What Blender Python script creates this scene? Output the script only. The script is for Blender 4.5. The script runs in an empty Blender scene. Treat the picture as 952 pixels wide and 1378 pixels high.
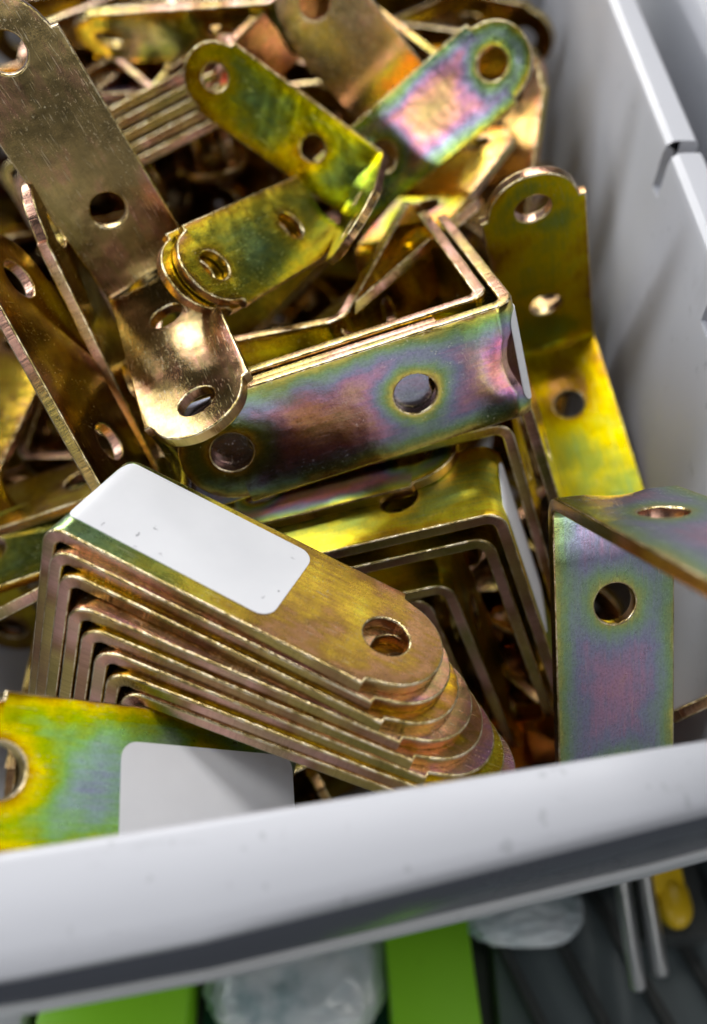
import bpy, bmesh, math, random
from mathutils import Vector, Quaternion, Matrix

S = 0.001                       # everything below is written in millimetres
scene = bpy.context.scene
col = scene.collection

# ------------------------------------------------------------------ camera, light, exposure
cam_data = bpy.data.cameras.new('camera')
cam = bpy.data.objects.new('camera', cam_data)
col.objects.link(cam)
cam.location = (0, 0, 215 * S)
cam.rotation_euler = (math.radians(90 - 52.6), 0, 0)
cam_data.sensor_fit = 'VERTICAL'
cam_data.sensor_height = 24
cam_data.lens = 24 * 1200 / 1378
cam_data.clip_start = 0.004
cam_data.clip_end = 50
cam_data.dof.use_dof = True
cam_data.dof.focus_distance = 0.116
cam_data.dof.aperture_fstop = cam_data.lens / 2.6
scene.camera = cam

world = bpy.data.worlds.new('World')
scene.world = world
world.use_nodes = True
wbg = world.node_tree.nodes['Background']
wbg.inputs['Color'].default_value = (0.80, 0.87, 1.0, 1)
wbg.inputs['Strength'].default_value = 0.055

def area_lamp(name, loc, target, sx, sy, power, color=(1, 1, 1)):
    d = bpy.data.lights.new(name, 'AREA')
    d.shape = 'RECTANGLE'
    d.size, d.size_y = sx, sy
    d.energy = power
    d.color = color
    o = bpy.data.objects.new(name, d)
    col.objects.link(o)
    o.location = loc
    o.rotation_euler = (Vector(target) - Vector(loc)).to_track_quat('-Z', 'Y').to_euler()
    return o

# the shop's fluorescent ceiling panels
area_lamp('ceiling_or_fill_light', (0.10, 0.95, 1.9), (0, 0.1, 0.1), 1.5, 0.35, 22, (1.0, 0.97, 0.93))
area_lamp('ceiling_or_fill_light', (-1.5, 0.25, 1.45), (0, 0.1, 0.1), 0.4, 1.8, 27, (0.93, 0.97, 1.0))
area_lamp('ceiling_or_fill_light', (1.1, -0.2, 1.6), (0, 0.1, 0.1), 0.35, 1.6, 8, (1.0, 0.96, 0.9))
# added far lamps, ahead, beside and behind, placed where bracket faces reflect them
area_lamp('ceiling_or_fill_light', (-1.7, 4.0, 1.42), (0, 0.1, 0.1), 3.0, 1.1, 175, (1.0, 0.98, 0.95))
area_lamp('ceiling_or_fill_light', (1.9, 4.0, 2.1), (0, 0.1, 0.1), 1.8, 0.9, 9, (1.0, 0.97, 0.93))
area_lamp('ceiling_or_fill_light', (4.2, 0.9, 1.9), (0, 0.1, 0.1), 1.8, 0.9, 14, (0.97, 0.98, 1.0))
area_lamp('added_low_fill', (1.1, -3.5, 1.15), (0, 0.1, 0.1), 3.0, 1.2, 30, (0.95, 0.97, 1.0))  # added low fill behind the viewer, for bracket faces to reflect
area_lamp('ceiling_or_fill_light', (-2.3, -2.2, 1.7), (0, 0.1, 0.1), 1.2, 0.5, 9, (1.0, 0.97, 0.93))

scene.view_settings.view_transform = 'Standard'
scene.view_settings.look = 'None'
scene.view_settings.exposure = 0
scene.view_settings.gamma = 1

# ------------------------------------------------------------------ node helper
class NT:
    def __init__(self, name):
        self.m = bpy.data.materials.new(name)
        self.m.use_nodes = True
        self.t = self.m.node_tree
        self.bsdf = self.t.nodes['Principled BSDF']
    def n(self, kind, **kw):
        x = self.t.nodes.new(kind)
        for k, v in kw.items(): setattr(x, k, v)
        return x
    def link(self, a, b): self.t.links.new(a, b)
    def put(self, inp, v):
        if hasattr(v, 'is_output'): self.link(v, inp)
        else: inp.default_value = v
    def math(self, op, a, b=None, c=None, clamp=False):
        x = self.n('ShaderNodeMath', operation=op, use_clamp=clamp)
        self.put(x.inputs[0], a)
        if b is not None: self.put(x.inputs[1], b)
        if c is not None: self.put(x.inputs[2], c)
        return x.outputs[0]
    def ramp(self, fac, stops, interp='LINEAR'):
        x = self.n('ShaderNodeValToRGB')
        x.color_ramp.interpolation = interp
        e = x.color_ramp.elements
        while len(e) < len(stops): e.new(0.5)
        for el, (p, c) in zip(e, stops):
            el.position = p
            el.color = (c[0], c[1], c[2], 1) if not isinstance(c, (int, float)) else (c, c, c, 1)
        self.put(x.inputs[0], fac)
        return x.outputs[0]
    def noise(self, vec, scale, detail=2, rough=0.5, w=None, dist=0):
        x = self.n('ShaderNodeTexNoise')
        if w is not None:
            x.noise_dimensions = '4D'
            self.put(x.inputs['W'], w)
        self.link(vec, x.inputs['Vector'])
        x.inputs['Scale'].default_value = scale
        x.inputs['Detail'].default_value = detail
        x.inputs['Roughness'].default_value = rough
        x.inputs['Distortion'].default_value = dist
        return x.outputs[0]
    def mix(self, fac, a, b, blend='MIX'):
        x = self.n('ShaderNodeMix', data_type='RGBA', blend_type=blend)
        self.put(x.inputs[0], fac)
        for i, v in ((6, a), (7, b)):
            if hasattr(v, 'is_output'): self.link(v, x.inputs[i])
            else: x.inputs[i].default_value = (v[0], v[1], v[2], 1)
        return x.outputs[2]
    def attr(self, name):
        x = self.n('ShaderNodeAttribute', attribute_type='OBJECT', attribute_name=name)
        return x.outputs['Fac']
    def scale_vec(self, vec, s):
        x = self.n('ShaderNodeVectorMath', operation='MULTIPLY')
        self.link(vec, x.inputs[0]); x.inputs[1].default_value = s
        return x.outputs[0]
    def bump(self, h, strength, dist):
        x = self.n('ShaderNodeBump')
        x.inputs['Strength'].default_value = strength
        x.inputs['Distance'].default_value = dist
        self.link(h, x.inputs['Height'])
        self.link(x.outputs[0], self.bsdf.inputs['Normal'])

HW, U1, U2, US, RT, HR, TH = 8.4, 15.5, 41.3, 41.2, 7.2, 2.85, 1.8

FILM = [(0.00, (0.50, 0.27, 0.14)), (0.05, (0.38, 0.22, 0.06)), (0.11, (0.60, 0.40, 0.06)), (0.20, (0.72, 0.60, 0.08)), (0.32, (0.38, 0.43, 0.09)),
        (0.44, (0.27, 0.42, 0.18)), (0.55, (0.29, 0.39, 0.34)), (0.65, (0.30, 0.30, 0.44)), (0.76, (0.54, 0.27, 0.40)),
        (0.86, (0.68, 0.38, 0.25)), (0.95, (0.50, 0.37, 0.17)), (1.00, (0.40, 0.30, 0.14))]

def zinc_face():
    t = NT('yellow_zinc_face')
    uv = t.n('ShaderNodeUVMap', uv_map='strip').outputs[0]
    sep = t.n('ShaderNodeSeparateXYZ'); t.link(uv, sep.inputs[0])
    s, v = sep.outputs[0], sep.outputs[1]
    u = t.math('ABSOLUTE', s)
    av = t.math('ABSOLUTE', v)
    d_edge = t.math('SUBTRACT', HW, av)
    def dist(u0):
        du = t.math('SUBTRACT', u, u0)
        return t.math('SQRT', t.math('ADD', t.math('MULTIPLY', du, du), t.math('MULTIPLY', v, v)))
    h1 = t.math('SUBTRACT', dist(U1), HR)
    r2 = dist(U2)
    h2 = t.math('SUBTRACT', r2, HR)
    tip = t.math('SUBTRACT', RT, r2)
    tip = t.math('ADD', tip, t.math('MULTIPLY', t.math('LESS_THAN', u, U2), 50))
    d = t.math('SMOOTH_MIN', d_edge, t.math('SMOOTH_MIN', h1, t.math('SMOOTH_MIN', h2, tip, 2.0), 2.0), 2.0)
    seed = t.attr('seed')
    d = t.math('ADD', d, t.math('MULTIPLY', t.math('SUBTRACT', t.noise(uv, 0.2, 3, 0.6, seed), 0.5), 3.0))
    d = t.math('SUBTRACT', 1.0, t.math('EXPONENT', t.math('MULTIPLY', t.math('MAXIMUM', d, 0.0), -0.36)))
    big = t.noise(uv, 0.055, 2, 0.5, seed, 0.6)
    mid = t.noise(uv, 0.28, 5, 0.6, seed)
    film = t.math('ADD', t.attr('film'), t.math('MULTIPLY', d, t.attr('grad')))
    film = t.math('ADD', film, t.math('MULTIPLY', t.math('SUBTRACT', big, 0.5), t.attr('wob')))
    film = t.math('ADD', film, t.math('MULTIPLY', t.math('SUBTRACT', mid, 0.5), 0.24))
    film = t.math('ADD', film, t.math('MULTIPLY', s, t.attr('slope')))
    streak = t.noise(t.scale_vec(uv, (0.10, 1.6, 1)), 1.0, 4, 0.65, seed)
    film = t.math('ADD', film, t.math('MULTIPLY', t.math('SUBTRACT', streak, 0.5), 0.24))
    film = t.math('PINGPONG', film, 1.0)
    c = t.ramp(film, FILM)
    # crystal grain of the zinc, and fine dust
    grain = t.noise(uv, 3.6, 4, 0.7, seed)
    c = t.mix(0.8, c, t.ramp(grain, [(0.30, 0.45), (0.48, 0.82), (0.66, 1.0)]), 'MULTIPLY')
    hsv = t.n('ShaderNodeHueSaturation')
    t.link(c, hsv.inputs['Color']); t.link(t.math('MULTIPLY', t.attr('sat'), 1.08), hsv.inputs['Saturation']); t.link(t.math('MULTIPLY', t.attr('val'), 1.3), hsv.inputs['Value'])
    c = hsv.outputs[0]
    fleck = t.math('MULTIPLY', t.ramp(t.noise(uv, 2.6, 5, 0.75, seed), [(0.60, 0.0), (0.645, 1.0)]), t.ramp(t.noise(uv, 0.13, 2, 0.5, seed), [(0.46, 0.0), (0.60, 0.8)]))
    scr = t.noise(t.scale_vec(uv, (0.35, 6.0, 1)), 1.0, 3, 0.6, seed, 0.8)
    scr = t.ramp(scr, [(0.635, 0.0), (0.665, 0.8)])
    wear = t.math('MAXIMUM', fleck, t.math('MULTIPLY', scr, 0.5))
    c = t.mix(wear, c, (0.62, 0.58, 0.50))
    t.link(c, t.bsdf.inputs['Base Color'])
    t.bsdf.inputs['Metallic'].default_value = 1.0
    smear = t.noise(uv, 0.5, 4, 0.6, seed)
    rough = t.math('ADD', t.math('MULTIPLY', t.attr('rough'), 0.72), t.math('MULTIPLY', t.math('SUBTRACT', smear, 0.5), 0.22))
    rough = t.math('ADD', rough, t.math('MULTIPLY', wear, 0.2), clamp=True)
    t.link(rough, t.bsdf.inputs['Roughness'])
    warp = t.noise(uv, 0.16, 2, 0.5, seed)
    h = t.math('ADD', t.math('MULTIPLY', grain, 0.05), t.math('MULTIPLY', warp, 0.8))
    h = t.math('ADD', h, t.math('MULTIPLY', wear, 0.02))
    t.bump(h, 0.55, 0.0004)
    return t.m

def zinc_edge():
    t = NT('yellow_zinc_sheared_edge')
    uv = t.n('ShaderNodeUVMap', uv_map='strip').outputs[0]
    seed = t.attr('seed')
    big = t.noise(uv, 0.06, 1.5, 0.5, seed)
    c = t.ramp(big, [(0.28, (0.30, 0.25, 0.06)), (0.40, (0.50, 0.38, 0.12)), (0.50, (0.36, 0.20, 0.10)), (0.58, (0.66, 0.38, 0.30)), (0.72, (0.30, 0.28, 0.08))])
    stri = t.noise(t.scale_vec(uv, (9.0, 0.4, 1)), 1.0, 3, 0.6, seed)
    c = t.mix(0.6, c, t.ramp(stri, [(0.3, 0.45), (0.55, 1.0)]), 'MULTIPLY')
    t.link(c, t.bsdf.inputs['Base Color'])
    t.bsdf.inputs['Metallic'].default_value = 1.0
    t.link(t.math('ADD', 0.10, t.math('MULTIPLY', stri, 0.25)), t.bsdf.inputs['Roughness'])
    t.bump(stri, 0.5, 0.00012)
    return t.m

def zinc_highlight():
    t = NT('arris_highlight')  # edge highlight put into the colour, gold-white along the bevel
    uv = t.n('ShaderNodeUVMap', uv_map='strip').outputs[0]
    nz = t.noise(uv, 0.5, 4, 0.7, t.attr('seed'))
    t.link(t.ramp(nz, [(0.32, (0.16, 0.12, 0.04)), (0.46, (0.50, 0.38, 0.16)), (0.60, (0.88, 0.76, 0.52)), (0.7, (0.60, 0.45, 0.30))]), t.bsdf.inputs['Base Color'])
    t.bsdf.inputs['Metallic'].default_value = 1.0
    t.bsdf.inputs['Roughness'].default_value = 0.2
    t.bump(t.noise(uv, 3.0, 3, 0.6, t.attr('seed')), 0.5, 0.00015)
    return t.m

def plastic(name, color, rough=0.3, speck=0.5, spec=0.5):
    t = NT(name)
    tc = t.n('ShaderNodeTexCoord').outputs['Object']
    big = t.noise(tc, 14, 3, 0.5)
    c = t.mix(t.ramp(big, [(0.3, 0.0), (0.7, 0.35)]), color, tuple(x * 0.88 for x in color))
    sp = t.ramp(t.noise(tc, 420, 2, 0.5), [(0.69, 0.0), (0.72, 1.0)])
    sp2 = t.ramp(t.noise(t.scale_vec(tc, (1, 3.5, 3.5)), 110, 4, 0.65), [(0.64, 0.0), (0.70, 0.5)])
    scuff = t.ramp(t.noise(t.scale_vec(tc, (14, 190, 190)), 1.0, 4, 0.65), [(0.66, 0.0), (0.72, 0.45)])
    rub = t.ramp(t.noise(t.scale_vec(tc, (420, 60, 22)), 1.0, 4, 0.6), [(0.67, 0.0), (0.73, 0.35)])
    sp2 = t.math('MAXIMUM', t.math('MULTIPLY', sp2, 0.5), t.math('MAXIMUM', scuff, rub))
    k = t.math('MULTIPLY', t.math('MAXIMUM', t.math('MULTIPLY', sp, 0.6), sp2), speck)
    c = t.mix(k, c, tuple(x * 0.45 for x in color))
    t.link(c, t.bsdf.inputs['Base Color'])
    t.link(t.math('ADD', rough, t.math('MULTIPLY', t.noise(tc, 60, 4, 0.6), 0.18)), t.bsdf.inputs['Roughness'])
    t.bsdf.inputs['Specular IOR Level'].default_value = spec
    t.bump(t.noise(tc, 90, 4, 0.6), 0.15, 0.0004)
    return t.m

def paper():
    t = NT('white_sticker_paper')
    tc = t.n('ShaderNodeTexCoord').outputs['Object']
    c = t.mix(t.noise(tc, 160, 3, 0.6), (0.74, 0.75, 0.785), (0.66, 0.67, 0.71))
    sp = t.ramp(t.noise(t.scale_vec(tc, (1, 1, 1)), 900, 2, 0.5, t.attr('seed')), [(0.67, 0.0), (0.71, 0.8)])
    ms = t.ramp(t.noise(tc, 90, 1, 0.5, t.attr('seed')), [(0.56, 0.0), (0.64, 1.0)])
    c = t.mix(t.math('MULTIPLY', sp, ms), c, (0.22, 0.22, 0.25))
    t.link(c, t.bsdf.inputs['Base Color'])
    t.bsdf.inputs['Roughness'].default_value = 0.42
    t.bump(t.noise(tc, 300, 3, 0.6), 0.1, 0.0002)
    return t.m

M_FACE, M_EDGE, M_HIGHLIGHT, M_PAPER = zinc_face(), zinc_edge(), zinc_highlight(), paper()
M_BIN = plastic('pale_grey_bin_plastic', (0.47, 0.48, 0.525), 0.36, 0.55)
M_LIP_SHADE = plastic('slate_lip_shade', (0.085, 0.092, 0.115), 0.16, 0.2, 0.7)  # shade of the lip's outer face, put into a dark base colour
M_GREEN = plastic('bright_green_card', (0.30, 0.74, 0.02), 0.35, 0.2)
M_TEAL = plastic('dark_teal_card', (0.012, 0.075, 0.070), 0.35, 0.2)
M_DARK = plastic('dark_grey_shelf', (0.045, 0.050, 0.050), 0.4, 0.3)
M_SLATE = plastic('blue_grey_shelf', (0.13, 0.16, 0.17), 0.35, 0.3)
M_YELLOW = plastic('yellow_plastic', (0.80, 0.52, 0.01), 0.3, 0.2)
M_LIGHT = plastic('light_grey_card', (0.50, 0.52, 0.54), 0.4, 0.3)

def chrome():
    t = NT('bright_steel_wire')
    t.bsdf.inputs['Base Color'].default_value = (0.75, 0.76, 0.78, 1)
    t.bsdf.inputs['Metallic'].default_value = 1
    tc = t.n('ShaderNodeTexCoord').outputs['Object']
    t.link(t.math('ADD', 0.25, t.math('MULTIPLY', t.noise(tc, 200, 3), 0.2)), t.bsdf.inputs['Roughness'])
    return t.m
M_WIRE = chrome()

def bag_plastic():
    t = NT('cloudy_plastic_film')
    tc = t.n('ShaderNodeTexCoord').outputs['Object']
    c = t.ramp(t.noise(tc, 60, 4, 0.6), [(0.3, (0.16, 0.30, 0.34)), (0.45, (0.60, 0.68, 0.72)), (0.65, (0.80, 0.83, 0.86))])
    t.link(c, t.bsdf.inputs['Base Color'])
    t.bsdf.inputs['Roughness'].default_value = 0.18
    t.bsdf.inputs['Transmission Weight'].default_value = 0.15
    return t.m
M_BAG = bag_plastic()

# ------------------------------------------------------------------ mesh helpers
def link_mesh(name, me, parent=None, mats=()):
    for m in mats: me.materials.append(m)
    o = bpy.data.objects.new(name, me)
    col.objects.link(o)
    if parent: o.parent = parent
    return o

def bm_mesh(name, bm, mats, smooth_angle=None):
    me = bpy.data.meshes.new(name)
    bm.to_mesh(me); bm.free()
    for m in mats: me.materials.append(m)
    if smooth_angle is not None:
        me.shade_smooth()
        me.set_sharp_from_angle(angle=math.radians(smooth_angle))
    return me

def tag(o, label, cat, group=None, kind=None):
    if label: o['label'] = label
    if cat: o['category'] = cat
    if group: o['group'] = group
    if kind: o['kind'] = kind
    return o

def weighted(o):
    w = o.modifiers.new('normals', 'WEIGHTED_NORMAL')
    w.keep_sharp = True
    w.weight = 80
    return o

def add_box(bm, lo, hi, mat=0, bevel=0.0, seg=2):
    r = bmesh.ops.create_cube(bm, size=1)
    vs = r['verts']
    for v in vs:
        v.co = Vector([(lo[i] + hi[i]) / 2 + v.co[i] * (hi[i] - lo[i]) for i in range(3)]) * S
    fs = {f for v in vs for f in v.link_faces}
    for f in fs: f.material_index = mat
    if bevel:
        es = list({e for v in vs for e in v.link_edges})
        bmesh.ops.bevel(bm, geom=es, offset=bevel * S, segments=seg, profile=0.5, affect='EDGES')

# ------------------------------------------------------------------ the angle bracket
LB = 3.0                       # the bend uses u < LB; outer radius 3, inner radius 1
ARC = (math.pi / 2) * 2.0      # mid-line length of the bend, kept in the strip coordinate

def sheet_point(s, v, h, dents=True):
    """strip coordinate s (arm 1 > 0, arm 2 < 0) and height h above the outer face, to the bent bracket."""
    u = abs(s)
    dent = 0.0
    du = u / 6.0
    if dents and du < 1 and abs(v) < 4.2:
        dent = 1.15 * (1 - du) ** 1.2 * (1 - (abs(v) / 4.2) ** 1.6)
    if u >= LB:
        p = Vector((u, v, h))
    else:
        a = (math.pi / 4) * (1 + s / LB)       # 90 degrees at arm 1, 0 at arm 2
        r = 3.0 - h
        p = Vector((3.0 - r * math.cos(a), v, 3.0 - r * math.sin(a)))
        p = p if s >= 0 else p
    if u >= LB and s < 0: p = Vector((h, v, u))
    if dent: p += Vector((dent * 0.7071, 0, dent * 0.7071))
    return p

def bracket_mesh():
    bm = bmesh.new()
    uvl = bm.loops.layers.uv.new('strip')
    # 1. the flat strip as a triangulated sheet in (s, v)
    fl = bmesh.new()
    NV = 16
    vs_row = [-HW + 2 * HW * i / NV for i in range(NV + 1)]
    rows = [-9.0, -7.5, -6.0, -5.0, -4.0, -3.0, -2.4, -1.8, -1.2, -0.6, 0, 0.6, 1.2, 1.8, 2.4, 3.0, 4.0, 5.0, 6.0, 7.5, 9.0]
    grid = [[fl.verts.new((s, v, 0)) for v in vs_row] for s in rows]
    for i in range(len(rows) - 1):
        for j in range(NV):
            fl.faces.new((grid[i][j], grid[i + 1][j], grid[i + 1][j + 1], grid[i][j + 1]))
    for sg in (1, -1):
        edge_row = grid[-1] if sg > 0 else grid[0]
        pts = [(sg * u, HW) for u in (16, 24, 32)] + [(sg * US, HW), (sg * (US + 0.2), RT + 0.25)]
        a0 = math.asin(0.98)
        n = 22
        arc = [(sg * (U2 + RT * math.cos(a0 - 2 * a0 * k / n)), RT * math.sin(a0 - 2 * a0 * k / n)) for k in range(n + 1)]
        pts += arc
        pts += [(sg * (US + 0.2), -RT - 0.25), (sg * US, -HW)] + [(sg * u, -HW) for u in (32, 24, 16)]
        loop = [fl.verts.new((x, y, 0)) for x, y in pts]
        chain = [edge_row[-1]] + loop + [edge_row[0]]
        edges = [fl.edges.new((chain[i], chain[i + 1])) for i in range(len(chain) - 1)]
        for j in range(NV):
            edges.append(fl.edges.get((edge_row[j], edge_row[j + 1])))
        for hu in (U1, U2):
            ring = [fl.verts.new((sg * hu + HR * math.cos(2 * math.pi * k / 36), HR * math.sin(2 * math.pi * k / 36), 0)) for k in range(36)]
            edges += [fl.edges.new((ring[k], ring[(k + 1) % 36])) for k in range(36)]
        bmesh.ops.triangle_fill(fl, use_beauty=True, use_dissolve=False, edges=edges, normal=(0, 0, 1))
    bmesh.ops.recalc_face_normals(fl, faces=fl.faces[:])
    if fl.faces[0].normal.z < 0:
        bmesh.ops.reverse_faces(fl, faces=fl.faces[:])
    # 2. lift it to both skins and close the rims
    fl.verts.index_update()
    co = [(v.co.x, v.co.y) for v in fl.verts]
    outer = [bm.verts.new(sheet_point(s, v, 0.0) * S) for s, v in co]
    inner = [bm.verts.new(sheet_point(s, v, TH) * S) for s, v in co]
    sv = {}
    for i, c in enumerate(co):
        sv[outer[i]] = c; sv[inner[i]] = c
    for f in fl.faces:
        idx = [v.index for v in f.verts]
        if fl.faces[0].normal.z > 0:
            bm.faces.new([inner[i] for i in idx])
            bm.faces.new([outer[i] for i in reversed(idx)])
    rim = []
    for e in fl.edges:
        if len(e.link_faces) == 1:
            f = e.link_faces[0]
            a, b = e.verts[0].index, e.verts[1].index
            lp = [v.index for v in f.verts]
            if lp[(lp.index(a) + 1) % len(lp)] != b: a, b = b, a
            nf = bm.faces.new((inner[b], inner[a], outer[a], outer[b]))
            nf.material_index = 1
            rim += [bm.edges.get((inner[a], inner[b])), bm.edges.get((outer[a], outer[b]))]
    fl.free()
    bmesh.ops.recalc_face_normals(bm, faces=bm.faces[:])
    for f in bm.faces:
        for l in f.loops: l[uvl].uv = sv[l.vert]
    bmesh.ops.bevel(bm, geom=list(set(rim)), offset=0.26 * S, segments=2, profile=0.5, affect='EDGES', clamp_overlap=True, material=2)
    for f in bm.faces:
        f.smooth = True
    me = bpy.data.meshes.new('angle_bracket')
    bm.to_mesh(me); bm.free()
    me.materials.append(M_FACE); me.materials.append(M_EDGE); me.materials.append(M_HIGHLIGHT)
    me.set_sharp_from_angle(angle=math.radians(50))
    # bake weighted normals so the flats stay flat
    tmp = bpy.data.objects.new('bracket_source', me)
    col.objects.link(tmp)
    weighted(tmp)
    dg = bpy.context.evaluated_depsgraph_get()
    out = bpy.data.meshes.new_from_object(tmp.evaluated_get(dg))
    bpy.data.objects.remove(tmp); bpy.data.meshes.remove(me)
    out.name = 'angle_bracket'
    return out

BRACKET = bracket_mesh()
rng = random.Random(7)

def bracket(pose, label, group='yellow zinc angle brackets heaped in the grey bin', film=0.15, grad=0.5, wob=0.5, slope=0.0, rough=0.25, sat=1.0, val=1.0, seed=None, scale=1.0):
    o = bpy.data.objects.new('angle_bracket', BRACKET)
    col.objects.link(o)
    loc, q = pose
    o.location = Vector(loc) * S
    o.rotation_mode = 'QUATERNION'
    o.rotation_quaternion = Quaternion(q)
    o.scale = (scale,) * 3
    tag(o, label, 'bracket', group)
    for k, v in dict(film=film, grad=grad, wob=wob, slope=slope, rough=rough, sat=sat, val=val, seed=rng.uniform(0, 60) if seed is None else float(seed)).items():
        o[k] = float(v)
    return o

def sticker(parent, s0, s1, v0, v1, turn=0.0):
    """rounded white paper label stuck on the outer face; s < 0 is arm 2, and it follows the bend where it crosses it"""
    bm = bmesh.new()
    R, ns, nv = 2.0, 34, 12
    cx, cy, hx, hy = (s0 + s1) / 2, (v0 + v1) / 2, (s1 - s0) / 2, (v1 - v0) / 2
    c, sn = math.cos(math.radians(turn)), math.sin(math.radians(turn))
    def half_height(x):
        e = abs(x) - (hx - R)
        return hy if e <= 0 else hy - R + math.sqrt(max(0.0, R * R - e * e))
    xs = [-hx + R * (1 - math.cos(math.pi / 2 * k / 6)) for k in range(6)]
    xs += [-hx + R + (2 * hx - 2 * R) * k / ns for k in range(ns + 1)] + [-x for x in xs[::-1]]
    layers = []
    for h in (-0.03, -0.16):
        layers.append([[bm.verts.new(sheet_point(cx + x * c - y * sn, cy + x * sn + y * c, h, False) * S)
                        for y in [half_height(x) * (2 * j / nv - 1) for j in range(nv + 1)]] for x in xs])
    for L in layers:
        for i in range(len(xs) - 1):
            for j in range(nv):
                bm.faces.new((L[i][j], L[i + 1][j], L[i + 1][j + 1], L[i][j + 1]))
    A, B = layers
    n = len(xs)
    rim = [(0, j) for j in range(nv)] + [(i, nv) for i in range(n - 1)] + [(n - 1, j) for j in range(nv, 0, -1)] + [(i, 0) for i in range(n - 1, 0, -1)]
    for k in range(len(rim)):
        (i, j), (i2, j2) = rim[k], rim[(k + 1) % len(rim)]
        bm.faces.new((A[i][j], A[i2][j2], B[i2][j2], B[i][j]))
    bmesh.ops.recalc_face_normals(bm, faces=bm.faces[:])
    o = link_mesh('sticker', bm_mesh('sticker', bm, [M_PAPER], 40), parent)
    o['seed'] = rng.uniform(0, 50)
    o['label'] = 'blank white rounded sticker'
    return o

# ------------------------------------------------------------------ the grey bin
RIM = 133.0
FLOOR = 50.0
bin_root = bpy.data.objects.new('storage_bin', None)
col.objects.link(bin_root)
tag(bin_root, 'pale grey plastic storage bin heaped with yellow metal angle brackets', 'bin')

def sweep(name, profile, stations, place, mat, closed=True, smooth=35):
    """profile: list of (a, b); stations: list of dicts handed to place(st, a, b) -> Vector in mm"""
    bm = bmesh.new()
    rows = [[bm.verts.new(place(st, i, p) * S) for i, p in enumerate(profile)] for st in stations]
    n = len(profile)
    for r in range(len(rows) - 1):
        for i in range(n if closed else n - 1):
            j = (i + 1) % n
            bm.faces.new((rows[r][i], rows[r][j], rows[r + 1][j], rows[r + 1][i]))
    if closed:
        bm.faces.new(rows[0][::-1]); bm.faces.new(rows[-1])
    bmesh.ops.recalc_face_normals(bm, faces=bm.faces[:])
    return link_mesh(name, bm_mesh(name, bm, [mat], smooth), bin_root)

# front panel: runs 9 degrees off square; t = distance out of the bin, z = height
FR_ANG = math.atan(0.16)
def front_place(st, i, p):
    t, z = p
    x = st
    if t > 0: t *= min(1.2, max(0.6, 1.02 - 0.0088 * x))     # the lip narrows to the right
    y = 24.7 + 0.16 * (x + 31.8)
    if RIM - 13 < z < RIM - 4.15: z = RIM - 4.15 - (RIM - 4.15 - z) * min(1.9, max(0.3, 1.30 + 0.022 * x))
    return Vector((x + t * math.sin(FR_ANG), y - t * math.cos(FR_ANG), z))
prof = [(-17.5, FLOOR), (-4.5, RIM - 20), (0.0, RIM - 2.6), (0.0, RIM - 1.6), (0.15, RIM - 0.8), (0.6, RIM - 0.2), (1.3, RIM), (4.5, RIM - 0.35), (7.0, RIM - 0.9), (8.1, RIM - 1.5), (8.7, RIM - 2.4),
        (8.7, RIM - 3.6), (7.2, RIM - 3.6), (2.2, RIM - 4.2), (-3.0, RIM - 20), (-15.0, FLOOR)]
sweep('front_panel', prof, [-95, -75, -60, -45, -30, -15, 0, 15, 30, 45, 56], front_place, M_BIN)
# dark strip: shade on the lip's outer face put into colour; pale bead below
lip_shade = [(2.4, RIM - 4.4), (8.6, RIM - 3.7), (8.9, RIM - 4.2), (9.5, RIM - 9.6), (9.0, RIM - 10.0), (2.4, RIM - 10.0)]
sweep('lip_shade_strip', lip_shade, [-95, -75, -60, -45, -30, -15, 0, 15, 30, 45, 56], front_place, M_LIP_SHADE)
bead = [(2.4, RIM - 10.2), (9.5, RIM - 10.2), (10.0, RIM - 10.4), (10.2, RIM - 11.1), (10.0, RIM - 11.9), (9.2, RIM - 12.2), (2.4, RIM - 12.2)]
sweep('lip_bead', bead, [-95, -75, -60, -45, -30, -15, 0, 15, 30, 45, 56], front_place, M_LIGHT)

# right panel, with shallow divider slots cut in its upper part
XO, XI = 58.8, 53.2
def right_place(st, i, p):
    y, cut = st
    x, z, kx, kz = p
    if y == 36: y = 36.5 + max(0, RIM - 4 - z) * 0.20
    return Vector((x + kx * cut, y, z - kz * cut))
rp = [(XI - 1.4, FLOOR, 0, 0), (XI - 0.15, RIM - 8.6, 0, 0), (XI - 0.1, RIM - 8.5, 1, 0), (XI - 0.05, RIM - 2.2, 1, 0), (XI + 0.25, RIM - 0.9, 1, 0.5), (XI + 1.2, RIM - 0.1, 0.6, 1), (XI + 2.4, RIM, 0, 1),
      (XO - 0.8, RIM, 0, 1), (XO, RIM - 0.8, 0, 1), (XO, RIM - 4, 0, 0), (XO - 2.5, RIM - 4.5, 0, 0), (XO - 3.0, FLOOR, 0, 0)]
st = [(36, 0)]
for ys in (70, 106, 142):
    st += [(ys - 3.7, 0), (ys - 3.6, 4.2), (ys, 4.2), (ys + 0.1, 0)]
st += [(262, 0)]
weighted(sweep('side_panel', rp, st, right_place, M_BIN, smooth=30))
lp = [(-93, FLOOR), (-94.5, RIM - 1), (-95, RIM), (-99.5, RIM), (-100, RIM - 1), (-100, RIM - 5), (-97, RIM - 5), (-95.5, FLOOR)]
sweep('side_panel', lp, [14, 262], lambda y, i, p: Vector((p[0], y if y > 20 else 14 + max(0, RIM - 5 - p[1]) * 0.2, p[1])), M_BIN)
bk = [(262, FLOOR), (263, RIM - 1), (263.5, RIM), (268, RIM), (268, RIM - 5), (265.5, RIM - 5), (264.5, FLOOR)]
sweep('back_panel', bk, [-97, 58], lambda x, i, p: Vector((x, p[0], p[1])), M_BIN)
bm = bmesh.new()
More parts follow.
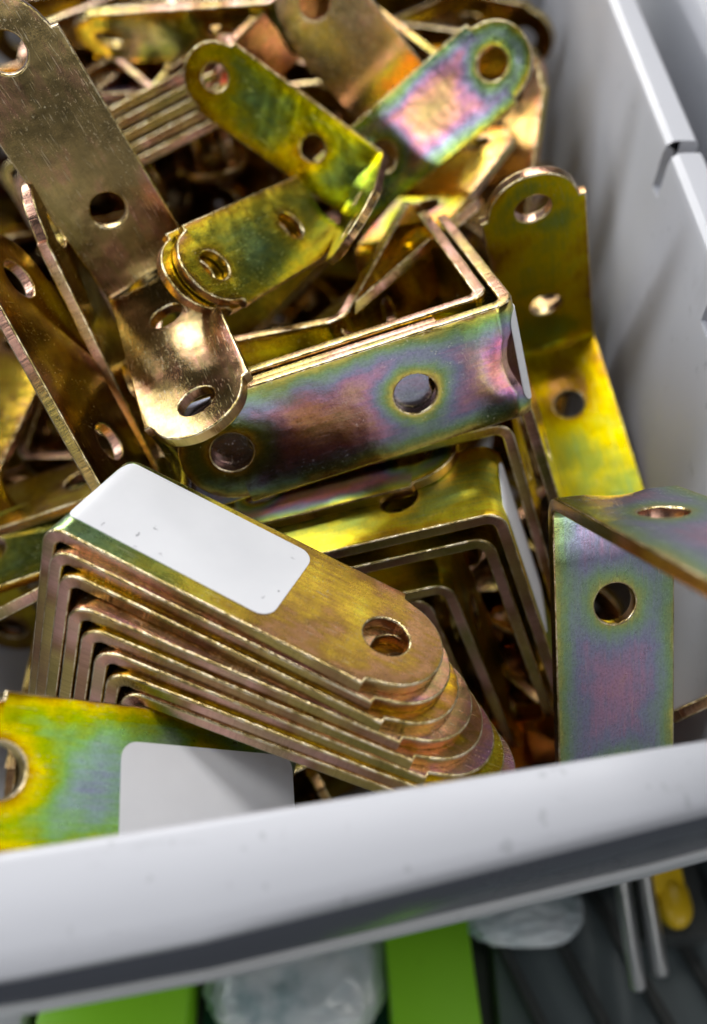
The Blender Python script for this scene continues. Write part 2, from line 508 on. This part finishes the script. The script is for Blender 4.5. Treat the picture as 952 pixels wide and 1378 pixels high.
vs = [bm.verts.new(Vector(p) * S) for p in ((-95.6, 31.0, FLOOR - 0.1), (55.8, 55.0, FLOOR - 0.1), (55.8, 264.4, FLOOR - 0.1), (-95.6, 264.4, FLOOR - 0.1))]
f = bm.faces.new(vs)
ex = bmesh.ops.extrude_face_region(bm, geom=[f])
for v in ex['geom']:
    if isinstance(v, bmesh.types.BMVert): v.co.z -= 2.4 * S
bmesh.ops.recalc_face_normals(bm, faces=bm.faces[:])
link_mesh('base_panel', bm_mesh('base_panel', bm, [M_BIN]), bin_root)

# the next bin along the shelf, of the same kind
next_bin = bin_root.copy(); col.objects.link(next_bin)
next_bin.location = Vector((171, 0, 0)) * S
next_bin['label'] = 'pale grey bin standing beside the full one, only its edge in view at upper right'
for ch in list(bin_root.children):
    c = ch.copy(); col.objects.link(c); c.parent = next_bin
bin_root['group'] = next_bin['group'] = 'pale grey bins in a row on the shelf'

# ------------------------------------------------------------------ the brackets
POSES = {
    'A': ([-31.8599, 117.198, 122.8677], [0.34158, 0.44729, -0.44884, 0.69411]),
    'F': ([33.56, 73.8975, 123.6067], [0.68389, 0.26343, 0.32669, -0.5968]),
    'R': ([39.3154, 134.9393, 94.1208], [0.33338, 0.50287, -0.59097, 0.53547]),
    'X': ([2.8655, 147.8517, 120.5029], [0.26043, 0.13657, -0.54872, 0.78258]),
    'K': ([23.9423, 91.2776, 130.4261], [0.02803, -0.15111, 0.80051, 0.57928]),
    'S': ([-33.0284, 69.3018, 129.6733], [0.13145, 0.96449, -0.19515, -0.11999]),
    'G': ([-5.8947, 42.3287, 99.5691], [0.35408, 0.07447, -0.92951, -0.07129]),
    'Y': ([-5.9549, 159.1904, 108.8719], [0.39672, -0.84776, -0.19118, -0.29559]),
    'W': ([-4.3743, 138.1984, 123.1102], [0.27571, 0.44956, -0.82878, -0.18707]),
    'Z': ([19.8332, 173.7982, 109.6647], [0.30802, -0.27925, -0.6992, -0.58161]),
    'L2': ([-27.9414, 76.2297, 109.6046], [0.4512, -0.25563, -0.8208, 0.2395]),
    'L1': ([-31.9556, 100.6997, 98.282], [0.59063, -0.06476, -0.78146, 0.1905]),
    'M': ([21.4103, 83.6995, 114.5242], [0.17667, 0.01085, 0.97719, -0.11738]),
    'V2': ([1.4605, 101.3336, 119.4151], [0.22803, -0.04783, 0.75321, 0.61513]),
    'V': ([-7.923, 107.4915, 120.188], [0.35637, 0.81534, 0.42778, 0.15881]),
    'V3': ([6.3612, 133.9138, 116.984], [0.1684, 0.83513, 0.51617, 0.08815]),
    'T1': ([-11.2942, 178.9044, 134.4666], [0.15795, -0.01209, 0.46252, 0.87234]),
    'D': ([-20.9885, 96.6751, 100.128], [0.06829, -0.15831, 0.98425, -0.03914]),
    'E': ([31.7288, 59.6278, 53.7204], [0.7587, -0.45071, -0.40331, -0.24203]),
    'P1': ([8.5121, 199.3381, 145.7543], [0.12082, 0.36311, -0.51925, -0.76415]),
    'P2': ([-11.4474, 210.4456, 130.7994], [0.53141, 0.77145, -0.1692, -0.30635]),
    'Q': ([-85.2929, 193.5009, 114.6423], [0.19347, 0.98104, 0.00752, 0.00852]),
    'Q2': ([-62.0953, 167.9989, 105.4934], [0.20828, 0.95516, 0.03909, 0.20677]),
    'N': ([29.1469, 156.0622, 91.6264], [0.10904, 0.74611, 0.45862, 0.4702]),
    'N2': ([34.2745, 119.2378, 69.0197], [0.023, 0.7588, 0.45428, 0.46617]),
    'S2': ([-32.3785, 67.1488, 128.19], [0.12957, 0.96651, -0.18371, -0.12377]),
    'S3': ([-31.4662, 65.1183, 126.5057], [0.12893, 0.96752, -0.17836, -0.12435]),
    'S4': ([-30.4833, 61.7992, 124.8422], [0.12652, 0.97238, -0.15277, -0.12303]),
    'S5': ([-29.2204, 60.0394, 122.8555], [0.12621, 0.97327, -0.14819, -0.12187]),
    'S6': ([-27.9255, 58.267, 120.8625], [0.12567, 0.97453, -0.14142, -0.12041]),
    'S7': ([-26.7638, 56.4312, 118.933], [0.1252, 0.97581, -0.13465, -0.11827]),
    'S8': ([-25.2784, 55.0279, 116.7957], [0.1252, 0.97633, -0.13244, -0.11646]),
    'M2': ([20.2546, 82.7009, 109.899], [0.17667, 0.01085, 0.97719, -0.11738]),
    'M3': ([15.1359, 80.8429, 100.4687], [0.17667, 0.01085, 0.97719, -0.11738]),
    'M4': ([11.9739, 80.2807, 97.1669], [0.17667, 0.01085, 0.97719, -0.11738]),
    'K2': ([20.9975, 94.9523, 128.5275], [0.02803, -0.15111, 0.80051, 0.57928]),
    'K3': ([-27.266, 81.8689, 117.6951], [0.57928, -0.80051, -0.15111, -0.02803]),
    'Ma': ([23.7765, 98.911, 116.4615], [0.16814, 0.01188, 0.97869, -0.11728]),
    'Mb': ([26.1007, 100.5818, 119.8756], [0.18519, 0.00983, 0.97561, -0.11747]),
    'M0': ([-29.5573, 91.0522, 95.4772], [0.11738, 0.97719, -0.01085, 0.17667]),
    'Wb': ([-6.6493, 137.0433, 122.5112], [0.27571, 0.44956, -0.82878, -0.18707]),
    'Q_1': ([-87.2419, 192.2765, 112.5086], [0.19347, 0.98104, 0.00752, 0.00852]),
    'Q_2': ([-89.1908, 191.0522, 110.3749], [0.19347, 0.98104, 0.00752, 0.00852]),
    'Q2_1': ([-64.5795, 168.878, 106.874], [0.20828, 0.95516, 0.03909, 0.20677]),
    'Q2_2': ([-67.0637, 169.757, 108.2546], [0.20828, 0.95516, 0.03909, 0.20677]),
    'Q2_3': ([-69.5479, 170.636, 109.6352], [0.20828, 0.95516, 0.03909, 0.20677]),
    'Q2_4': ([-72.0321, 171.515, 111.0158], [0.20828, 0.95516, 0.03909, 0.20677]),
}

P = POSES
STK = 'brackets nested in the stack under the white sticker'
MID = 'brackets nested in the middle stack'
UPR = 'brackets nested in the far upper left'

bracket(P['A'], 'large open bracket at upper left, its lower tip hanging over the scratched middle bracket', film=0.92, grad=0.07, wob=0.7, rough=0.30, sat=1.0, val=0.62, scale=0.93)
o = bracket(P['K'], 'scratched dark iridescent bracket lying across the middle of the heap', film=0.04, grad=0.88, wob=0.5, rough=0.20, sat=0.85, val=0.95, seed=11, scale=1.04)
sticker(o, -27.5, 0.7, -6.8, 6.6)
bracket(P['K2'], 'bracket nested directly behind the scratched dark middle bracket', film=0.0, grad=0.3, wob=0.4, rough=0.25, scale=1.04)
bracket(P['K3'], 'bracket sandwiched behind the scratched dark one, its face closing that one\'s right hole', film=0.62, grad=0.05, wob=0.2, sat=0.6, scale=1.04)
bracket(P['R'], 'yellow gold bracket standing against the right wall of the bin', film=0.14, grad=0.14, wob=0.85, rough=0.5, sat=1.05, val=0.95, seed=5)
bracket(P['F'], 'bracket at lower right, one arm upright behind the rim, the other reaching toward the wall', film=0.25, grad=0.53, wob=0.22, rough=0.34, sat=0.8, val=1.2, seed=21)
bracket(P['Y'], 'rainbow blue and pink bracket slanting up right at the top of the heap', film=0.18, grad=0.75, wob=0.35, rough=0.28, seed=33)
bracket(P['X'], 'green and gold bracket slanting down right, crossing the rainbow bracket', film=0.13, grad=0.22, wob=0.5, slope=0.0, rough=0.26, sat=1.1, seed=40, scale=0.79)
bracket(P['W'], 'golden brown bracket whose round tip overlaps the large upper left bracket', film=0.05, grad=0.30, wob=0.4, rough=0.26, scale=0.865)
bracket(P['Wb'], 'bracket peeking out beneath the golden brown round tipped one', film=0.08, grad=0.2, wob=0.4, scale=0.865)
bracket(P['Z'], 'blurred brown bracket at the top edge, behind the rainbow bracket', film=0.90, grad=0.08, wob=0.15, rough=0.34, sat=0.85)
bracket(P['L1'], 'bracket seen edge on at left, a long thin strip beside the large open one', film=0.02, grad=0.15, wob=0.3)
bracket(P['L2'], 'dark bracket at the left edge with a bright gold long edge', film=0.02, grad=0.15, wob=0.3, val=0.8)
o = bracket(P['G'], 'rainbow bracket with big hole and white sticker at lower left behind the front rim', film=0.02, grad=0.55, wob=0.7, rough=0.42, sat=1.25, val=0.9, seed=52)
sticker(o, 2.6, 27.5, -8.2, 4.1)

o = bracket(P['S'], 'topmost bracket of the front stack, carrying a large white sticker', STK, film=0.37, grad=0.04, wob=0.6, slope=-0.0088, rough=0.38, sat=0.95, val=0.9, seed=3)
sticker(o, 0.3, 28.6, -7.3, 5.9, 1.2)
ordn = ['second', 'third', 'fourth', 'fifth', 'sixth', 'seventh', 'lowest']
for i in range(7):
    bracket(P['S%d' % (i + 2)], '%s bracket down in the front stack under the white sticker' % ordn[i] if i < 6 else 'lowest bracket of the front stack under the white sticker', STK,
            film=rng.uniform(0.0, 0.14) if i % 2 else 0.84, grad=0.15, wob=0.4, rough=0.30)
o = bracket(P['M'], 'outer bracket of the middle stack with a white sticker on its side', MID, film=0.12, grad=0.2, wob=0.6, rough=0.5, val=1.35, seed=8)
sticker(o, -29, -1.2, -6.6, 6.2)
bracket(P['M0'], 'iridescent bracket lying flat on top of the middle stack', MID, film=0.16, grad=0.85, wob=0.45, rough=0.45, val=1.15, seed=14)
bracket(P['M2'], 'second bracket inward in the middle stack', MID, film=0.14, grad=0.1, wob=0.4, rough=0.45)
bracket(P['M3'], 'third bracket inward in the middle stack', MID, film=0.14, grad=0.1, wob=0.4, rough=0.45)
bracket(P['M4'], 'innermost bracket of the middle stack', MID, film=0.1, grad=0.2, wob=0.4, rough=0.2)
bracket(P['Ma'], 'dark bracket just outside the stickered side of the middle stack', MID, film=0.0, grad=0.1, wob=0.3)
bracket(P['Mb'], 'dark bracket farthest right of the middle stack, beside the yellow gold one', MID, film=0.0, grad=0.1, wob=0.3)
bracket(P['V2'], 'thin edged bracket standing behind the scratched middle bracket', film=0.02, grad=0.2, wob=0.3)
bracket(P['V'], 'bracket with a bright pale edge slanting under the rainbow bracket', film=0.0, grad=0.2, wob=0.3)
bracket(P['V3'], 'dark bracket edge continuing up right under the rainbow bracket', film=0.0, grad=0.2, wob=0.3)
bracket(P['N'], 'dark blurred bracket between the rainbow bracket and the right wall', film=0.9, grad=0.1, wob=0.3)
bracket(P['N2'], 'bracket slid down between the yellow gold bracket and the right wall', film=0.9, grad=0.1, wob=0.3)
bracket(P['T1'], 'dark green bracket lying along the top left edge of the photo', film=0.10, grad=0.35, wob=0.3)
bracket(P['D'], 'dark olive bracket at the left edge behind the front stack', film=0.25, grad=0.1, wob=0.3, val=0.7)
bracket(P['E'], 'copper coloured bracket tip in the lower right corner behind the rim', film=0.84, grad=0.05, wob=0.2)
bracket(P['P1'], 'bracket edge gleaming pale pink at the top behind the green and gold bracket', film=0.84, grad=0.05, wob=0.2)
bracket(P['P2'], 'bracket edge gleaming white at the top beside the brown bracket', film=0.9, grad=0.05, wob=0.2)
bracket(P['Q'], 'upper bracket of the small blurred pile at upper left', UPR, film=0.86)
bracket(P['Q_1'], 'middle bracket of the small blurred pile at upper left', UPR, film=0.86)
bracket(P['Q_2'], 'lower bracket of the small blurred pile at upper left', UPR, film=0.86)
for i, w in enumerate(('lowest', 'second', 'middle', 'fourth', 'top')):
    bracket(P['Q2' if i == 0 else 'Q2_%d' % i], '%s bracket in the pink tipped fan of brackets at upper left' % w, UPR, film=0.82, grad=0.1, rough=0.2)

# filler brackets, added and toned darker so the gaps read dark, mostly hidden
DEEP = {
    12: 'golden bracket at the left frame edge, just above the dark olive one',
    91: 'blurred bracket at the top edge touching the right wall of the bin',
    89: 'blurred bracket right behind the holed tip of the rainbow bracket',
    14: 'golden bracket in the gap left of the long edge on strip',
    59: 'dim bracket in the gap right of the golden brown round tipped one',
    57: 'dim bracket left of the large open one, level with its middle hole',
    63: 'dim bracket in the dark hollow below the pink tipped fan',
    83: 'blurred bracket below the dark green strip at top left, beside the large open one',
    5: 'bracket deep between the middle stack and the lower right upright arm',
    55: 'dim bracket in the hollow right of the large open bracket, level with its middle hole',
    69: 'blurred bracket in the gap between the green and gold one and the brown one above',
    61: 'dim bracket right under the left long edge of the green and gold bracket',
    62: 'dim bracket just above the round tip of the golden brown bracket',
    86: 'blurred bracket at the top left edge behind the large open one',
    6: 'dim bracket under the front stack beside the lower left white sticker',
    79: 'blurred bracket crossing behind the pink tipped fan',
    82: 'blurred bracket between the pink tipped fan and the top of the green and gold bracket',
    80: 'blurred bracket poking past the right ends of the pink tipped fan',
    20: 'dim bracket seen through the middle stack, beside its lowest plates',
    90: 'blurred bracket at the top edge above the holed tip of the rainbow bracket',
    19: 'dim bracket low inside the opening of the middle stack',
    37: 'thin bracket edge squeezed right of the stickered side of the middle stack',
    11: 'dim bracket seen through the big hole at lower left',
    40: 'dim bracket seen through the hole of the lower right upright arm',
    29: 'dim bracket just above the long edge of the thin standing bracket',
    54: 'dim bracket left of the tip of the yellow gold bracket',
    81: 'blurred bracket beside the top of the pink tipped fan, next to the large open one',
}
for k in (4, 9, 70, 16, 46, 42, 56, 13, 39, 60, 10, 18, 26, 30, 44, 87, 75, 71, 7, 24, 28, 1, 50, 64, 47, 85, 88, 15, 49, 17, 58):
    DEEP[k] = 'small sliver of a bracket showing deep between the others'
for k in (2, 3, 22, 31, 33, 41, 43, 45, 48, 51, 78):
    DEEP[k] = 'bracket buried deep under the heap'

r2 = random.Random(21)
number = 0
for z0, n, x_lo, x_hi, y_lo, y_hi in ((52, 9, -30, 40, 44, 66), (52, 5, 38, 48, 60, 130), (72, 9, -86, -52, 72, 140), (54, 30, -84, 44, 58, 245), (64, 26, -84, 40, 78, 240), (84, 14, -84, 38, 165, 245), (98, 10, -84, 36, 195, 248), (106, 14, -84, 36, 215, 250)):
    for i in range(n):
        x, y = r2.uniform(x_lo, x_hi), y_lo + (y_hi - y_lo) * (i + r2.random()) / n
        # lying tent-wise: the bend up, both arms sloping down
        q = Quaternion((0, 0, 1), r2.uniform(0, 6.28)) @ Quaternion((1, 0, 0), math.radians(90 + r2.uniform(-14, 14))) if i % 3 else \
            Quaternion((0, 0, 1), r2.uniform(0, 6.28)) @ Quaternion((0, 1, 0), math.radians(r2.uniform(78, 102)))
        z = z0 + r2.uniform(0, 8)
        rot = q.to_matrix()
        pts = [rot @ Vector(p) for p in ((48, 8, 0), (48, -8, 0), (0, 8, 48), (0, -8, 48), (0, 8, 0), (0, -8, 0))]
        lo = min(p.z for p in pts)
        if z + lo < FLOOR + 0.5: z = FLOOR + 0.5 - lo
        if z + max(p.z for p in pts) > z0 + 26: z -= z + max(p.z for p in pts) - z0 - 26
        if z + lo < FLOOR + 0.5: continue
        x = min(max(x, -91 - min(p.x for p in pts)), 50 - max(p.x for p in pts))
        y = min(max(y, 48 - min(p.y for p in pts)), 258 - max(p.y for p in pts))
        number += 1
        tone = r2.choice((0.0, 0.05, 0.88))
        if DEEP and number not in DEEP: continue      # never seen
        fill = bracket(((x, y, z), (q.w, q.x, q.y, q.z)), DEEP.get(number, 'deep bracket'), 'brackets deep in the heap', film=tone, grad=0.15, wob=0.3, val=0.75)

# ------------------------------------------------------------------ the shelf below the bin
bm = bmesh.new()
add_box(bm, (-400, 70, 43.5), (400, 500, 47.2), 0, 0.6)
o = link_mesh('upper_shelf', bm_mesh('upper_shelf', bm, [M_SLATE], 35)); o['kind'] = 'structure'
bm = bmesh.new()
add_box(bm, (-400, -300, -6), (400, 500, 0))
o = link_mesh('shelf', bm_mesh('shelf', bm, [M_DARK])); o['kind'] = 'structure'

def boxed(name, lo, hi, mat, label, cat, group=None, bevel=0.6, rot=0):
    bm = bmesh.new()
    c = [(lo[i] + hi[i]) / 2 for i in range(3)]
    add_box(bm, [lo[0] - c[0], lo[1] - c[1], 0], [hi[0] - c[0], hi[1] - c[1], hi[2] - lo[2]], 0, bevel)
    o = link_mesh(name, bm_mesh(name, bm, [mat], 35))
    o.location = Vector((c[0], c[1], lo[2])) * S
    o.rotation_euler.z = math.radians(rot)
    return tag(o, label, cat, group)

GRN = 'bright green cartons on the lower shelf'
boxed('carton', (-62, -30, 0.2), (-32.5, 60, 15), M_GREEN, 'wide bright green carton below the bin at lower left', 'carton', GRN, rot=2)
boxed('carton', (8.5, -30, 0.2), (26, 60, 15), M_GREEN, 'narrow bright green carton below the bin at bottom centre', 'carton', GRN, rot=4)
boxed('carton', (-110, -30, 0.2), (-65, 60, 15), M_LIGHT, 'pale grey carton in the bottom left corner', 'carton', rot=2)

def bag(name, cx, cy, hx, hy, z0, hz, seed, label):
    bm = bmesh.new()
    bmesh.ops.create_icosphere(bm, subdivisions=5, radius=1)
    r = random.Random(seed)
    ph = [(Vector((r.uniform(-1, 1), r.uniform(-1, 1), r.uniform(-1, 1))).normalized() * r.uniform(4, 17), r.uniform(0, 6), r.uniform(0.012, 0.03)) for _ in range(16)]
    for v in bm.verts:
        k = 1 + sum(a * abs(math.sin(d.dot(v.co) + p)) for d, p, a in ph) - 0.2
        q = v.co * k
        sq = lambda t: math.copysign(abs(t) ** 0.75, t)
        v.co = Vector((sq(q.x) * hx, sq(q.y) * hy, (q.z + 1) * 0.5 * hz)) * S
    o = link_mesh(name, bm_mesh(name, bm, [M_BAG], 60))
    o.location = Vector((cx, cy, z0)) * S
    return tag(o, label, 'bag', 'cloudy plastic bags on the lower shelf')
bag('plastic_bag', -12, 38, 19, 15, 2.2, 12, 4, 'crumpled cloudy plastic bag between the two green cartons')
bag('plastic_bag', 36, 49, 13, 8, 7.6, 7, 9, 'smaller crumpled grey plastic bag right of the narrow green carton')

boxed('backing_card', (-31.5, -30, 0.2), (7.5, 40, 2.0), M_TEAL, 'dark teal card lying under the cloudy plastic bag between the green cartons', 'card')

tray = bpy.data.objects.new('ridged_tray', None)
col.objects.link(tray)
tray.location = Vector((58, 20, 0)) * S
tag(tray, 'dark grey ridged plastic tray at the bottom right of the shelf', 'tray')
bm = bmesh.new(); add_box(bm, (-28, -50, 0.3), (60, 45, 5), 0, 0.8)
link_mesh('tray_base', bm_mesh('tray_base', bm, [M_SLATE], 35), tray)
for i in range(6):
    bm = bmesh.new(); add_box(bm, (-1.2, -38, 0), (1.2, 38, 2.4), 0, 0.5)
    o = link_mesh('ridge', bm_mesh('ridge', bm, [M_DARK], 35), tray)
    o.location = Vector((-18 + 13 * i, 4, 5.05)) * S
    o.rotation_euler.z = math.radians(24)

def rod(name, a, b, r, label):
    bm = bmesh.new()
    a, b = Vector(a), Vector(b)
    bmesh.ops.create_cone(bm, cap_ends=True, segments=20, radius1=r * S, radius2=r * S, depth=(b - a).length * S)
    bmesh.ops.bevel(bm, geom=[e for e in bm.edges if len(e.link_faces) == 2 and any(len(f.verts) > 4 for f in e.link_faces)], offset=0.5 * S, segments=2, affect='EDGES')
    o = link_mesh(name, bm_mesh(name, bm, [M_WIRE], 40))
    o.location = (a + b) / 2 * S
    o.rotation_euler = (b - a).to_track_quat('Z', 'Y').to_euler()
    return tag(o, label, 'rod', 'steel display rods')
rod('display_rod', (55, 31, 22), (56.5, 90, 22), 1.6, 'left one of two steel display rods below the bin at right')
rod('display_rod', (60, 33.5, 22), (61.5, 90, 22), 1.6, 'right one of two steel display rods, next to the yellow plug')

plug = bpy.data.objects.new('wall_plug', None); col.objects.link(plug)
plug.location = Vector((66, 47, 20)) * S
tag(plug, 'yellow plastic plug beside the steel rods at bottom right', 'plug')
bm = bmesh.new(); bmesh.ops.create_uvsphere(bm, u_segments=24, v_segments=14, radius=1)
for v in bm.verts: v.co = Vector((v.co.x * 3.6, v.co.y * 4.4 + (1.5 if v.co.y > 0 else 0), v.co.z * 3.4)) * S
link_mesh('plug_head', bm_mesh('plug_head', bm, [M_YELLOW], 60), plug)
bm = bmesh.new(); add_box(bm, (-5, 2, -3), (2.5, 30, 2.6), 0, 0.9)
link_mesh('plug_body', bm_mesh('plug_body', bm, [M_YELLOW], 35), plug)
boxed('support_block', (60, 42, 5.1), (74, 80, 16.2), M_DARK, 'dark block under the yellow plug and the steel rods', 'block')
